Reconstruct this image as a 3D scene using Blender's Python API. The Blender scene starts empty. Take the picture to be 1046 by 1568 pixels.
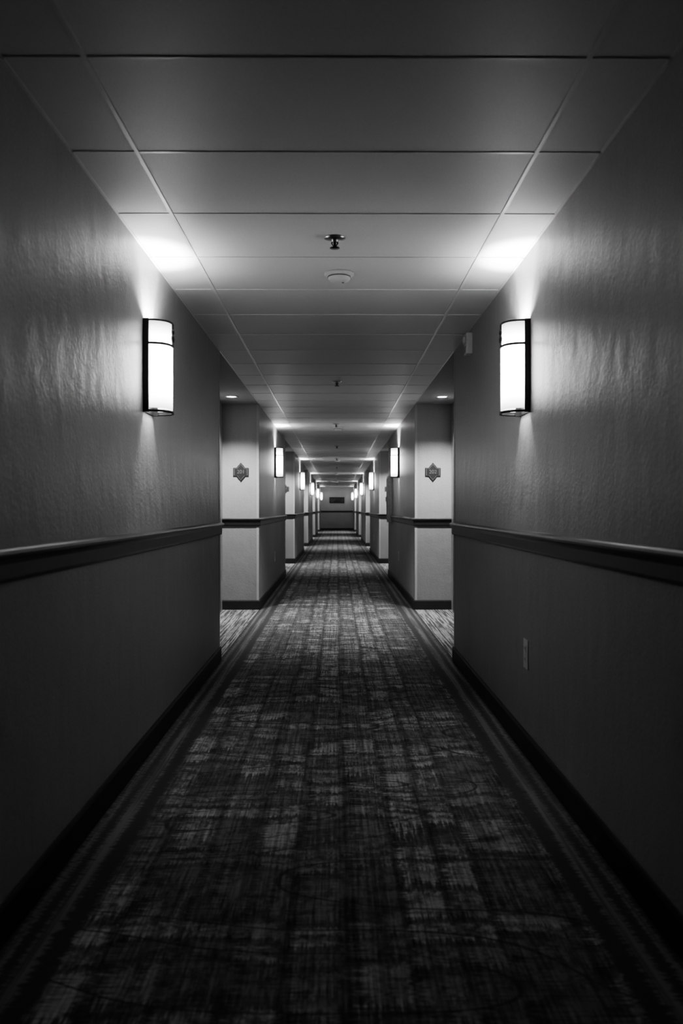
import bpy, bmesh, math
from mathutils import Vector, Matrix

W=0.926; D=1.36; H=2.44; CAM=1.198; YB=-2.5; YE=47.0; P=8.4
SEGS=[(YB,6.6)]+[(9.95+P*k,15.0+P*k) for k in range(4)]+[(9.95+P*4,YE)]
ALC=[(6.6+P*k,9.95+P*k) for k in range(5)]
sc=bpy.context.scene

# ---------------------------------------------------------------- materials
class NT:
    def __init__(s,name):
        s.m=bpy.data.materials.new(name); s.m.use_nodes=True
        s.t=s.m.node_tree; s.b=s.t.nodes['Principled BSDF']; s.out=s.t.nodes['Material Output']
    def n(s,t,**k):
        x=s.t.nodes.new(t)
        for a,b in k.items(): setattr(x,a,b)
        return x
    def l(s,a,b): s.t.links.new(a,b)
    def math(s,op,a,b=None,c=None,clamp=False):
        x=s.n('ShaderNodeMath',operation=op,use_clamp=clamp)
        for i,v in enumerate((a,b,c)):
            if v is None: continue
            if isinstance(v,(int,float)): x.inputs[i].default_value=v
            else: s.l(v,x.inputs[i])
        return x.outputs[0]
    def pos(s): return s.n('ShaderNodeNewGeometry').outputs['Position']
    def scaled(s,v,sc3):
        x=s.n('ShaderNodeVectorMath',operation='MULTIPLY'); s.l(v,x.inputs[0]); x.inputs[1].default_value=sc3
        return x.outputs[0]
    def noise(s,v,scale3,detail=2,rough=.5):
        x=s.n('ShaderNodeTexNoise'); x.inputs['Scale'].default_value=1; x.inputs['Detail'].default_value=detail
        x.inputs['Roughness'].default_value=rough
        s.l(s.scaled(v,scale3),x.inputs['Vector']); return x.outputs[0]
    def step(s,v,a,b,lo=0,hi=1):
        x=s.n('ShaderNodeMapRange',interpolation_type='SMOOTHSTEP')
        s.l(v,x.inputs[0]); 
        for i,q in zip((1,2,3,4),(a,b,lo,hi)): x.inputs[i].default_value=q
        return x.outputs[0]
    def grey(s,v,inp='Base Color'):
        x=s.n('ShaderNodeCombineColor')
        for i in range(3): s.l(v,x.inputs[i])
        s.l(x.outputs[0],s.b.inputs[inp])
    def comb(s,a,b,c=0.0):
        x=s.n('ShaderNodeCombineXYZ')
        for i,v in enumerate((a,b,c)):
            if isinstance(v,(int,float)): x.inputs[i].default_value=v
            else: s.l(v,x.inputs[i])
        return x.outputs[0]
    def bump(s,h,strength,dist):
        x=s.n('ShaderNodeBump'); x.inputs['Strength'].default_value=strength; x.inputs['Distance'].default_value=dist
        s.l(h,x.inputs['Height']); s.l(x.outputs[0],s.b.inputs['Normal'])

def plain(name,g,rough=.5,metal=0,var=.1,vs=20,spec=.5):
    t=NT(name); v=t.noise(t.pos(),(vs,vs,vs),1)
    t.grey(t.step(v,.25,.75,g*(1-var),g*(1+var)))
    t.b.inputs['Roughness'].default_value=rough; t.b.inputs['Metallic'].default_value=metal
    t.b.inputs['Specular IOR Level'].default_value=spec
    return t.m
def wallmat(name,g,rough=.42):
    t=NT(name); p=t.pos()
    big=t.noise(p,(1.3,1.3,1.0),2); streak=t.noise(p,(22,22,1.2),2); fine=t.noise(p,(120,120,120),2)
    a=t.step(big,.3,.7,-.05,.05); b=t.step(streak,.3,.7,-.02,.02); c=t.step(fine,.3,.7,-.09,.09)
    s=t.math('ADD',t.math('ADD',a,b),c); t.grey(t.math('MULTIPLY_ADD',s,g,g))
    t.b.inputs['Roughness'].default_value=rough
    peel=t.noise(p,(55,55,55),2); wave=t.noise(p,(8,8,6),1)
    hh=t.math('ADD',peel,t.math('MULTIPLY',wave,2.6))
    t.bump(hh,.45,.0038)
    return t.m
M_wall=wallmat('wall_paint',.32,.38)
M_wall2=wallmat('wainscot_paint_shaded',.27,.55)  # wainscot paint, with the weaker light below the rail put into its colour
M_end=wallmat('end_wall_paint',.32,.6)
M_base=plain('baseboard_vinyl',.018,.5)
M_rail=plain('dark_stained_wood',.024,.34)
M_railtop=plain('rail_wood_highlight',.08,.38)  # same dark wood lightened, highlight on the top lip put into the colour
M_metal=plain('dark_bronze',.016,.35,.4)
M_white=plain('white_plastic',.6,.4,var=.03)
M_bar=plain('grid_bar_enamel',.66,.32,var=.03)
M_dkgrey=plain('dark_grey_matt',.12,.6)
M_gyp=plain('gypsum_paint',.26,.7,var=.04)
M_guard=plain('corner_guard_vinyl',.42,.35,var=.04)
M_door=plain('door_laminate',.14,.4,var=.25,vs=6)
M_frame=plain('door_frame_enamel',.08,.4)
M_chrome=plain('brushed_steel',.4,.3,1)
M_sign=plain('sign_bronze',.02,.45)
M_signl=plain('sign_pewter',.13,.45)
M_pict=plain('picture_canvas',.03,.6,var=.6,vs=4)
M_cab=plain('cabinet_enamel',.32,.4)
def tilemat():
    t=NT('mineral_fibre_tile'); p=t.pos()
    f=t.noise(p,(220,220,220),2)
    t.grey(t.step(f,.3,.7,.58,.66))
    t.b.inputs['Roughness'].default_value=.5
    t.bump(f,.25,.002); return t.m
M_tile=tilemat()
def emis(name,s,base=.8):
    t=NT(name); t.b.inputs['Base Color'].default_value=(base,)*3+(1,)
    t.b.inputs['Emission Color'].default_value=(1,1,1,1); t.b.inputs['Emission Strength'].default_value=s
    t.b.inputs['Roughness'].default_value=.4
    return t
def shademat():
    t=emis('opal_glass_shade',1)
    co=t.n('ShaderNodeTexCoord').outputs['Object']; sx=t.n('ShaderNodeSeparateXYZ'); t.l(co,sx.inputs[0])
    z=t.math('ABSOLUTE',t.math('ADD',sx.outputs[2],.0))
    t.l(t.step(z,.05,.225,16,1.4),t.b.inputs['Emission Strength']); return t.m
M_shade=shademat()
M_lens=emis('downlight_lens',16).m

def carpet():
    t=NT('patterned_carpet'); p=t.pos()
    s2=t.n('ShaderNodeSeparateXYZ'); t.l(p,s2.inputs[0]); px,py=s2.outputs[0],s2.outputs[1]
    thrx=t.noise(p,(110,7,1),2,.65); thry=t.noise(p,(7,110,1),2,.65)
    bend=t.math('SUBTRACT',t.noise(p,(2.2,1.6,1),1),.5)
    ux=t.math('ADD',t.math('MULTIPLY',px,1/.16),t.math('ADD',t.math('MULTIPLY',t.noise(t.comb(px,0.0),(3.1,1,1),1),1.8),t.math('MULTIPLY',bend,.4)))
    ux=t.math('ADD',ux,t.math('MULTIPLY',t.math('SUBTRACT',thry,.5),.85))
    iu=t.math('FLOOR',ux); fu=t.math('FRACT',ux)
    wn=t.n('ShaderNodeTexWhiteNoise',noise_dimensions='1D'); t.l(iu,wn.inputs['W'])
    vy=t.math('ADD',t.math('MULTIPLY',py,1/.2),t.math('ADD',t.math('MULTIPLY',t.noise(t.comb(0.0,py),(1,2.6,1),1),2.6),t.math('MULTIPLY',bend,1.6)))
    vy=t.math('ADD',vy,t.math('ADD',t.math('MULTIPLY',wn.outputs[0],.6),t.math('MULTIPLY',t.math('SUBTRACT',thrx,.5),.8)))
    iv=t.math('FLOOR',vy); fv=t.math('FRACT',vy)
    wc=t.n('ShaderNodeTexWhiteNoise',noise_dimensions='2D'); t.l(t.comb(iu,iv),wc.inputs['Vector'])
    rc=t.n('ShaderNodeSeparateColor'); t.l(wc.outputs['Color'],rc.inputs[0])
    wr=t.n('ShaderNodeTexWhiteNoise',noise_dimensions='1D'); t.l(t.math('ADD',iv,77.3),wr.inputs['W'])
    gu=t.math('MULTIPLY',t.step(fu,.12,.24),t.step(fu,1.0,.9))
    gv=t.math('MULTIPLY',t.step(fv,.16,.28),t.step(fv,1.0,.9))
    tone=t.math('ADD',t.math('MULTIPLY',rc.outputs[0],.5),t.math('ADD',t.math('MULTIPLY',wr.outputs[0],.2),t.math('MULTIPLY',wn.outputs[0],.3)))
    tone=t.step(tone,.2,.66,.35,1.0)
    acc=t.math('MULTIPLY',t.step(rc.outputs[1],.45,.5),t.math('MULTIPLY',t.step(fu,.38,.46),t.step(fu,.66,.58)))
    acc2=t.math('MULTIPLY',t.step(rc.outputs[2],.45,.5),t.math('MULTIPLY',t.step(fv,.42,.5),t.step(fv,.66,.58)))
    mod=t.math('SUBTRACT',1.0,t.math('MULTIPLY',t.math('MAXIMUM',acc,acc2),.55))
    cell=t.math('MULTIPLY',t.math('MULTIPLY',gu,gv),t.math('MULTIPLY',tone,mod))
    cross=t.math('MULTIPLY',t.math('MAXIMUM',gu,gv),.22)
    v=t.math('MAXIMUM',cell,cross)
    wear=t.step(t.noise(p,(11,13,1),4,.8),.40,.52,.35,1.0)
    arc=t.noise(p,(.8,2.6,1),0)
    fr=t.math('ABSOLUTE',t.math('SUBTRACT',t.math('FRACT',t.math('MULTIPLY',arc,6)),.5))
    line=t.step(fr,.012,.04,.15,1)
    v=t.math('MULTIPLY',t.math('MULTIPLY',v,wear),line)
    lt=t.step(t.noise(p,(80,1.0,1),2,.6),.36,.62,.72,1.2)
    mott=t.math('MULTIPLY',lt,t.step(t.math('MULTIPLY',thrx,thry),.12,.4,.65,1.35))
    field=t.math('MULTIPLY',t.math('MULTIPLY_ADD',v,.30,.05),mott)
    ax=t.math('ABSOLUTE',px)
    st=t.noise(p,(60,1.2,1),2,.6)
    edge=t.math('ADD',ax,t.step(thry,.2,.8,-.02,.02))
    stripe=t.math('ADD',t.math('MULTIPLY',t.step(edge,.785,.80),t.step(edge,.845,.83)),t.math('MULTIPLY',t.step(edge,.87,.88),t.step(edge,.905,.895)))
    bord=t.math('MULTIPLY_ADD',t.math('MULTIPLY',stripe,t.step(st,.35,.6,.3,1)),.11,.055)
    isb=t.step(edge,.725,.735)
    alc=t.math('MULTIPLY',t.step(st,.42,.56,.08,.32),t.step(t.math('MULTIPLY',thrx,thry),.12,.4,.6,1.35))
    isa=t.step(ax,.925,.928)
    def mix(f,a,b):
        return t.math('ADD',t.math('MULTIPLY',a,t.math('SUBTRACT',1,f)),t.math('MULTIPLY',b,f))
    g=mix(isa,mix(isb,field,bord),alc)
    t.grey(g); t.b.inputs['Roughness'].default_value=.95; t.b.inputs['Specular IOR Level'].default_value=.15
    t.bump(t.noise(p,(350,350,350),1),.5,.004)
    return t.m
M_carpet=carpet()

# ---------------------------------------------------------------- mesh helper
class MB:
    def __init__(s): s.bm=bmesh.new(); s.mats=[]
    def mi(s,m):
        if m not in s.mats: s.mats.append(m)
        return s.mats.index(m)
    def box(s,x0,x1,y0,y1,z0,z1,m,bev=0):
        i=s.mi(m); x0,x1=sorted((x0,x1)); 
        vs=[s.bm.verts.new((x,y,z)) for z in (z0,z1) for y in (y0,y1) for x in (x0,x1)]
        fs=[s.bm.faces.new([vs[k] for k in f]) for f in ((0,2,3,1),(4,5,7,6),(0,1,5,4),(2,6,7,3),(0,4,6,2),(1,3,7,5))]
        for f in fs: f.material_index=i
        if bev:
            es=list({e for f in fs for e in f.edges})
            r=bmesh.ops.bevel(s.bm,geom=es,offset=bev,segments=2,affect='EDGES',profile=.5)
            for f in r['faces']: f.material_index=i
    def prism(s,pts,fn,a,b,m):
        i=s.mi(m)
        A=[s.bm.verts.new(fn(u,v,a)) for u,v in pts]; B=[s.bm.verts.new(fn(u,v,b)) for u,v in pts]
        n=len(pts); fs=[s.bm.faces.new(A),s.bm.faces.new(B[::-1])]
        for k in range(n): fs.append(s.bm.faces.new((A[k],B[k],B[(k+1)%n],A[(k+1)%n])))
        for f in fs: f.material_index=i
    def lathe(s,prof,m,seg=32,c=(0,0,0),axis='z',smooth=True):
        i=s.mi(m); rings=[]
        for r,z in prof:
            ring=[]
            for k in range(seg):
                a=2*math.pi*k/seg; p=(r*math.cos(a),r*math.sin(a),z)
                if axis=='x': p=(p[2],p[0],p[1])
                if axis=='y': p=(p[0],p[2],p[1])
                ring.append(s.bm.verts.new((c[0]+p[0],c[1]+p[1],c[2]+p[2])))
            rings.append(ring)
        for a,b in zip(rings,rings[1:]):
            for k in range(seg):
                f=s.bm.faces.new((a[k],a[(k+1)%seg],b[(k+1)%seg],b[k])); f.material_index=i; f.smooth=smooth
        for ring in (rings[0],rings[-1]):
            f=s.bm.faces.new(ring); f.material_index=i
    def sweep(s,path,prof,m,mcap=None,mirror=False):
        i=s.mi(m); j=s.mi(mcap) if mcap else i
        nrm=[]
        for a,b in zip(path,path[1:]):
            d=Vector((b[0]-a[0],b[1]-a[1])).normalized(); nrm.append(Vector((d.y,-d.x)))
        rings=[]
        for k,pt in enumerate(path):
            if k==0: o=nrm[0]
            elif k==len(path)-1: o=nrm[-1]
            else:
                o=nrm[k-1]+nrm[k]; o=o/(o.dot(nrm[k]))
            sg=-1 if mirror else 1
            rings.append([s.bm.verts.new((sg*(pt[0]+o.x*q[0]),pt[1]+o.y*q[0],q[1])) for q in prof])
        n=len(prof)
        for a,b in zip(rings,rings[1:]):
            for k in range(n):
                f=s.bm.faces.new((a[k],b[k],b[(k+1)%n],a[(k+1)%n])); f.material_index=j if len(prof[k])>2 else i
        for r in (rings[0],rings[-1]):
            f=s.bm.faces.new(r); f.material_index=i
    def done(s,name,smooth_angle=None):
        bmesh.ops.recalc_face_normals(s.bm,faces=s.bm.faces[:])
        me=bpy.data.meshes.new(name); s.bm.to_mesh(me); s.bm.free()
        for m in s.mats: me.materials.append(m)
        return me
def add(name,me,loc=(0,0,0),rz=0,parent=None):
    o=bpy.data.objects.new(name,me); o.location=loc; o.rotation_euler=(0,0,rz)
    sc.collection.objects.link(o)
    if parent: o.parent=parent
    return o

# ---------------------------------------------------------------- room shell
b=MB(); b.box(-1.7,1.7,YB-.2,YE+.2,-.1,0,M_carpet); add('floor',b.done('floor'))

DW=.92; DH=2.06
CABY=(14.04,14.36)
def doors_of(a): return [(a[0]+.28,a[0]+.28+DW),(a[1]-.28-DW,a[1]-.28)]
RZ=1.04
for side,sg in (('left',-1),('right',1)):
    b=MB()
    for (y0,y1) in SEGS:
        b.box(sg*W,sg*(D+.2),y0,y1,RZ,H+.04,M_wall)
        b.box(sg*W,sg*(D+.2),y0,y1,0,RZ,M_wall2)
    for a in ALC:
        ds=doors_of(a); cuts=[a[0],ds[0][0],ds[0][1],ds[1][0],ds[1][1],a[1]]
        for k in (0,2,4): b.box(sg*D,sg*(D+.2),cuts[k],cuts[k+1],0,H+.04,M_wall)
        for k in (1,3): b.box(sg*D,sg*(D+.2),cuts[k],cuts[k+1],DH,H+.04,M_wall)
    add('wall_'+side,b.done('wall_'+side))
    rp=[(0,.993),(.014,.995),(.018,1.005),(.018,1.045),(.024,1.055),(.033,1.066),(.036,1.074,1),(.034,1.083,1),(.026,1.088,1),(0,1.090)]
    bp=[(0,0),(.014,0),(.014,.10),(.009,.112),(0,.112)]
    r=MB(); g=MB(); cg=MB()
    for i,(y0,y1) in enumerate(SEGS):
        path=[(-W,y0),(-W,y1)]
        if i>0: path=[(-D,y0)]+path
        if i<len(SEGS)-1: path=path+[(-D,y1)]
        if i==1 and sg>0:
            r.sweep(path[:2]+[(-W,CABY[0]-.002)],rp,M_rail,M_railtop,mirror=True)
            r.sweep([(-W,CABY[1]+.002)]+path[2:],rp,M_rail,M_railtop,mirror=True)
        else: r.sweep(path,rp,M_rail,M_railtop,mirror=sg>0)
        g.sweep(path,bp,M_base,mirror=sg>0)
        cs=[]
        if i>0: cs.append((y0,1))
        if i<len(SEGS)-1: cs.append((y1,-1))
        for yc,d in cs:
            for z0,z1 in ((.112,.993),(1.09,H)):
                cg.box(sg*(W-.003),sg*W,*sorted((yc-d*.003,yc+d*.028)),z0,z1,M_guard)
                cg.box(sg*(W-.003),sg*(W+.028),*sorted((yc-d*.003,yc)),z0,z1,M_guard)
    for a in ALC:
        ds=doors_of(a)
        for u,v in ((ds[0][1]+.06,ds[1][0]-.06),):
            g.box(sg*(D-.014),sg*D,u,v,0,.112,M_base); 
            r.box(sg*(D-.03),sg*D,u,v,.995,1.09,M_rail,.006)
    add('chair_rail_'+side,r.done('rail')); add('baseboard_'+side,g.done('base')); add('trim_corner_guards_'+side,cg.done('guards'))

b=MB(); b.box(-W,W,YE,YE+.2,0,H+.04,M_end); add('wall_end',b.done('wall_end'))
b=MB(); b.box(-W-.4,W+.4,YB-.2,YB,0,H+.04,M_wall); add('wall_back',b.done('wall_back'))
r=MB(); r.sweep([(-W+.036,YE),(W-.036,YE)],rp,M_rail,M_railtop); add('chair_rail_end',r.done('re'))
r=MB(); r.sweep([(-W+.014,YE),(W-.014,YE)],bp,M_base); add('baseboard_end',r.done('be'))

# ceiling: lay-in tiles in the corridor, gypsum in the door recesses
b=MB()
b.box(-D-.2,D+.2,YB-.2,YE+.2,H+.03,H+.12,M_dkgrey)
y=2.31-.6096*8; rows=[]
while y<YE+.1: rows.append(y); y+=.6096
XB=.695; wg=.003
for ya,yb in zip([YB]+rows,rows+[YE]):
    if yb-ya<.03: continue
    yb=min(yb,YE)
    for xa,xb in ((-W+wg,-XB),(-XB,XB),(XB,W-wg)):
        b.box(xa,xb,ya+.001,yb-.001,H,H+.028,M_tile)
for a in ALC:
    for sg in (-1,1): b.box(sg*W,sg*D,a[0],a[1],H,H+.03,M_gyp)
add('ceiling',b.done('ceiling'))
# exposed tee grid hanging just below the tiles
b=MB(); PR=.003
for sg in (-1,1): b.box(sg*XB-.0075,sg*XB+.0075,YB,YE,H-PR-.0018,H+.02,M_bar,.001)
for y in rows:
    if y<YE:
        for xa,xb in ((-W,-XB-.0075),(-XB+.0075,XB-.0075),(XB+.0075,W)):
            b.box(xa,xb,y-.006,y+.006,H-PR,H+.02,M_bar,.0008)
for sg in (-1,1):
    b.box(sg*(W-.010),sg*(W),YB,YE,H-PR,H+.002,M_bar)
add('ceiling_grid',b.done('ceiling_grid'))

# ---------------------------------------------------------------- doors
b=MB(); w=DW
b.box(.05,.095,.045,w-.045,.01,DH-.045,M_door,.002)
for y0,y1,z0,z1 in ((0,.05,0,DH),(w-.05,w,0,DH),(.05,w-.05,DH-.05,DH)):
    b.box(.0,.12,y0,y1,z0,z1,M_frame)
for y0,y1,z0,z1 in ((-.05,.012,0,DH+.05),(w-.012,w+.05,0,DH+.05),(.012,w-.012,DH-.012,DH+.05)):
    b.box(-.012,0,y0,y1,z0,z1,M_frame,.002)
for z0,z1 in ((.2,.9),(1.12,1.9)):
    b.box(.044,.05,.17,w-.17,z0,z1,M_door,.003)
b.box(.036,.05,w-.16,w-.09,.92,1.16,M_chrome,.003)
b.lathe([(.012,0),(.012,-.05)],M_chrome,16,(.036,w-.125,.99),'x')
b.box(-.024,-.010,w-.24,w-.11,.98,1.0,M_chrome,.004)
b.lathe([(.01,0),(.01,-.006)],M_chrome,16,(.05,w/2,1.5),'x')
door_me=b.done('door')
n=1
for a in ALC:
    for d in doors_of(a):
        add('door_%d'%n,door_me,(D,d[0],0)); n+=1
        add('door_%d'%n,door_me,(-D,d[1],0),math.pi); n+=1

# ---------------------------------------------------------------- wall sconces
def ell(a,bx,k0,N=28,x0=0.0,pw=2.4):
    pts=[]
    for k in range(N+1):
        t=-math.pi/2+math.pi*k/N
        c,s_=math.cos(t),math.sin(t)
        pts.append((x0+bx*abs(c)**(2/pw),a*math.copysign(abs(s_)**(2/pw),s_)))
    return pts
b=MB()
def shell(o_a,o_x,i_a,i_x,z0,z1,m,x0):
    o=ell(o_a,o_x,0,x0=x0); i=ell(i_a,i_x,0,x0=x0); mi=b.mi(m); n=len(o)
    V=[[b.bm.verts.new((p[0],p[1],z)) for p in L] for L,z in ((o,z0),(o,z1),(i,z1),(i,z0))]
    for q in range(4):
        A,B=V[q],V[(q+1)%4]
        for k in range(n-1):
            f=b.bm.faces.new((A[k],A[k+1],B[k+1],B[k])); f.material_index=mi; f.smooth=q in(0,2)
    for k in (0,n-1):
        f=b.bm.faces.new([V[q][k] for q in range(4)]); f.material_index=mi
hz=.222
shell(.102,.098,.098,.094,-hz+.02,hz-.006,M_shade,.02)
shell(.109,.105,.101,.097,hz-.009,hz,M_metal,.018)
shell(.108,.104,.101,.097,hz-.121,hz-.110,M_metal,.02)
shell(.110,.106,.103,.099,-hz,-hz+.011,M_metal,.018)
b.box(0,.006,-.104,.104,-hz,hz,M_metal,.001)
for s_ in (-1,1): b.box(0,.028,s_*.102-.009,s_*.102+.009,-hz-.002,hz+.002,M_metal,.002)
b.box(.117,.125,-.007,.007,hz-.112,hz-.006,M_metal,.001)
for zz,rr in ((hz-.045,.013),(hz-.078,.018)):
    b.lathe([(.002,-.007),(rr,-.006),(rr,.005),(.002,.008)],M_metal,20,(.122,0,zz),'x')
b.box(.006,.05,-.02,.02,-.03,-.005,M_white,.003)
b.lathe([(.012,-.04),(.02,-.035),(.02,-.005),(.008,0)],M_white,16,(.055,0,0),'z')
sc_me=b.done('wall_sconce')
def spot(name,parent,loc,up,energy,ang,blend,rad):
    L=bpy.data.lights.new(name,'SPOT'); L.energy=energy; L.spot_size=math.radians(ang); L.spot_blend=blend; L.shadow_soft_size=rad
    o=bpy.data.objects.new(name,L); o.location=loc; o.rotation_euler=(math.pi if up else 0,0,0)
    sc.collection.objects.link(o); o.parent=parent
SZ=1.885
for k in range(6):
    for sg in (-1,1):
        o=add('wall_sconce',sc_me,(sg*W,4.11+P*k,SZ),0 if sg<0 else math.pi)
        spot('lamp_up',o,(.055,0,.02),True,110,120,.3,.03)
        spot('lamp_top',o,(.09,0,.17),True,26,165,.6,.03)
        spot('lamp_down',o,(.055,0,-.05),False,12,110,.4,.022)

# ---------------------------------------------------------------- recessed downlights
b=MB()
b.lathe([(.052,-.002),(.052,-.006),(.075,-.006),(.080,0),(.052,-.0)],M_white,40)
b.lathe([(.052,-.004),(.0515,-.001)],M_lens,40)
dl=b.done('recessed_downlight')
for a in ALC:
    for sg in (-1,1):
        o=add('recessed_downlight',dl,(sg*1.165,a[1]-.69,H))
        spot('lamp',o,(0,0,-.012),False,280,122,.7,.05)

# ---------------------------------------------------------------- sprinkler heads, smoke detectors
b=MB()
b.lathe([(.048,0),(.048,-.004),(.03,-.010),(.016,-.011),(.014,-.02),(.009,-.022)],M_chrome,32)
b.lathe([(.007,-.02),(.006,-.035),(.003,-.04)],M_metal,16)
for s_ in (-1,1): b.prism([(s_*.012,-.015),(s_*.017,-.026),(s_*.004,-.046),(0,-.046),(s_*.011,-.028),(s_*.007,-.015)],lambda u,v,w_:(u,w_,v),-.003,.003,M_metal)
b.lathe([(.022,-.046),(.023,-.049),(.005,-.050)],M_metal,20)
spr=b.done('sprinkler_head')
b=MB()
b.lathe([(.078,0),(.078,-.010),(.072,-.014),(.060,-.016),(.058,-.030),(.052,-.040),(.03,-.048),(.012,-.049)],M_white,40)
b.lathe([(.061,-.019),(.0612,-.024)],M_dkgrey,40)
b.lathe([(.006,-.048),(.006,-.051)],M_dkgrey,12,(.02,0,0))
det=b.done('smoke_detector')
for k in range(5):
    add('sprinkler_head',spr,(-.01,3.84+P*k,H)); add('smoke_detector',det,(.012,4.42+P*k,H))
    add('sprinkler_head',spr,(0,8.15+P*k,H))

# ---------------------------------------------------------------- room signs
hw,hh=.092,.112
out=[(0,hh),(.018,.088),(.03,.078),(.05,.050),(hw,.048),(hw,-.048),(.05,-.050),(.03,-.078),(.018,-.088),(0,-hh)]
out=out+[(-u,v) for u,v in out[-2:0:-1]]
b=MB()
b.prism(out,lambda u,v,w_:(u,w_,v),-.012,0,M_sign)
b.prism([(u*.86,v*.86) for u,v in out],lambda u,v,w_:(u,w_,v),-.0135,-.011,M_signl)
b.prism([(u*.8,v*.8) for u,v in out],lambda u,v,w_:(u,w_,v),-.015,-.011,M_sign)
sign=b.done('room_sign')
num=201
for a in ALC:
    for sg in (-1,1):
        o=add('room_number_sign',sign,(sg*1.14,a[1],1.635))
        c=bpy.data.curves.new('number','FONT'); c.body=str(num); c.size=.062; c.align_x='CENTER'; c.align_y='CENTER'; c.extrude=.001
        c.materials.append(M_signl)
        t=bpy.data.objects.new('number',c); sc.collection.objects.link(t); t.parent=o; t.location=(0,-.016,0); t.rotation_euler=(math.pi/2,0,0)
        num+=1

# ---------------------------------------------------------------- outlets, alarm, cabinet, picture
b=MB()
b.box(0,.006,-.045,.045,-.072,.072,M_white,.002)
for z in (-.026,.026):
    b.box(.005,.009,-.018,.018,z-.017,z+.017,M_white,.002)
    for yy in (-.007,.007): b.box(.0085,.0095,yy-.0015,yy+.0015,z-.004,z+.007,M_metal)
b.lathe([(.003,.0),(.003,.007)],M_chrome,10,(0,0,0),'x')
outl=b.done('wall_outlet')
for k in range(5):
    for sg in (-1,1):
        if k==0 and sg<0: continue
        add('wall_outlet',outl,(sg*W,4.08+P*k,.49),0 if sg<0 else math.pi)
b=MB()
b.box(0,.045,-.05,.05,-.072,.072,M_white,.006)
b.box(.044,.062,-.022,.022,.0,.05,M_white,.008)
for k in range(5): b.box(.0445,.0465,-.03,.03,-.055+k*.009,-.052+k*.009,M_dkgrey)
add('fire_alarm_strobe',b.done('fire_alarm'),(W+.001,5.76,2.33),math.pi)
b=MB()
b.box(0,.07,-.16,.16,-.39,.39,M_cab,.004)
b.box(.07,.074,-.12,.12,-.33,.33,M_metal,.001)
for u0,u1,v0,v1 in ((-.14,-.12,-.35,.35),(.12,.14,-.35,.35),(-.12,.12,.33,.35),(-.12,.12,-.35,-.33)): b.box(.068,.08,u0,u1,v0,v1,M_cab,.002)
b.box(.078,.095,-.135,-.125,-.04,.04,M_chrome,.002)
add('fire_extinguisher_cabinet',b.done('cabinet'),(W,14.2,1.36),math.pi)
b=MB()
b.box(-.42,.42,-.03,0,-.17,.17,M_metal,.004); b.box(-.37,.37,-.034,-.02,-.12,.12,M_pict)
add('framed_picture',b.done('picture'),(0,YE,1.68))

# ---------------------------------------------------------------- world, camera
w_=bpy.data.worlds.new('World'); sc.world=w_; w_.use_nodes=True
w_.node_tree.nodes['Background'].inputs[0].default_value=(.01,.01,.01,1)
cd=bpy.data.cameras.new('camera'); cam=bpy.data.objects.new('camera',cd); sc.collection.objects.link(cam)
cd.sensor_fit='VERTICAL'; cd.sensor_height=36; cd.sensor_width=24; cd.lens=36*1282/1568
cam.location=(0,0,CAM); cam.rotation_euler=(math.radians(90-.22),0,-7/1282)
cd.dof.use_dof=True; cd.dof.focus_distance=6.5; cd.dof.aperture_fstop=2.8
cd.clip_end=200
sc.camera=cam
sc.view_settings.view_transform='AgX'
sc.view_settings.look='AgX - Medium High Contrast'
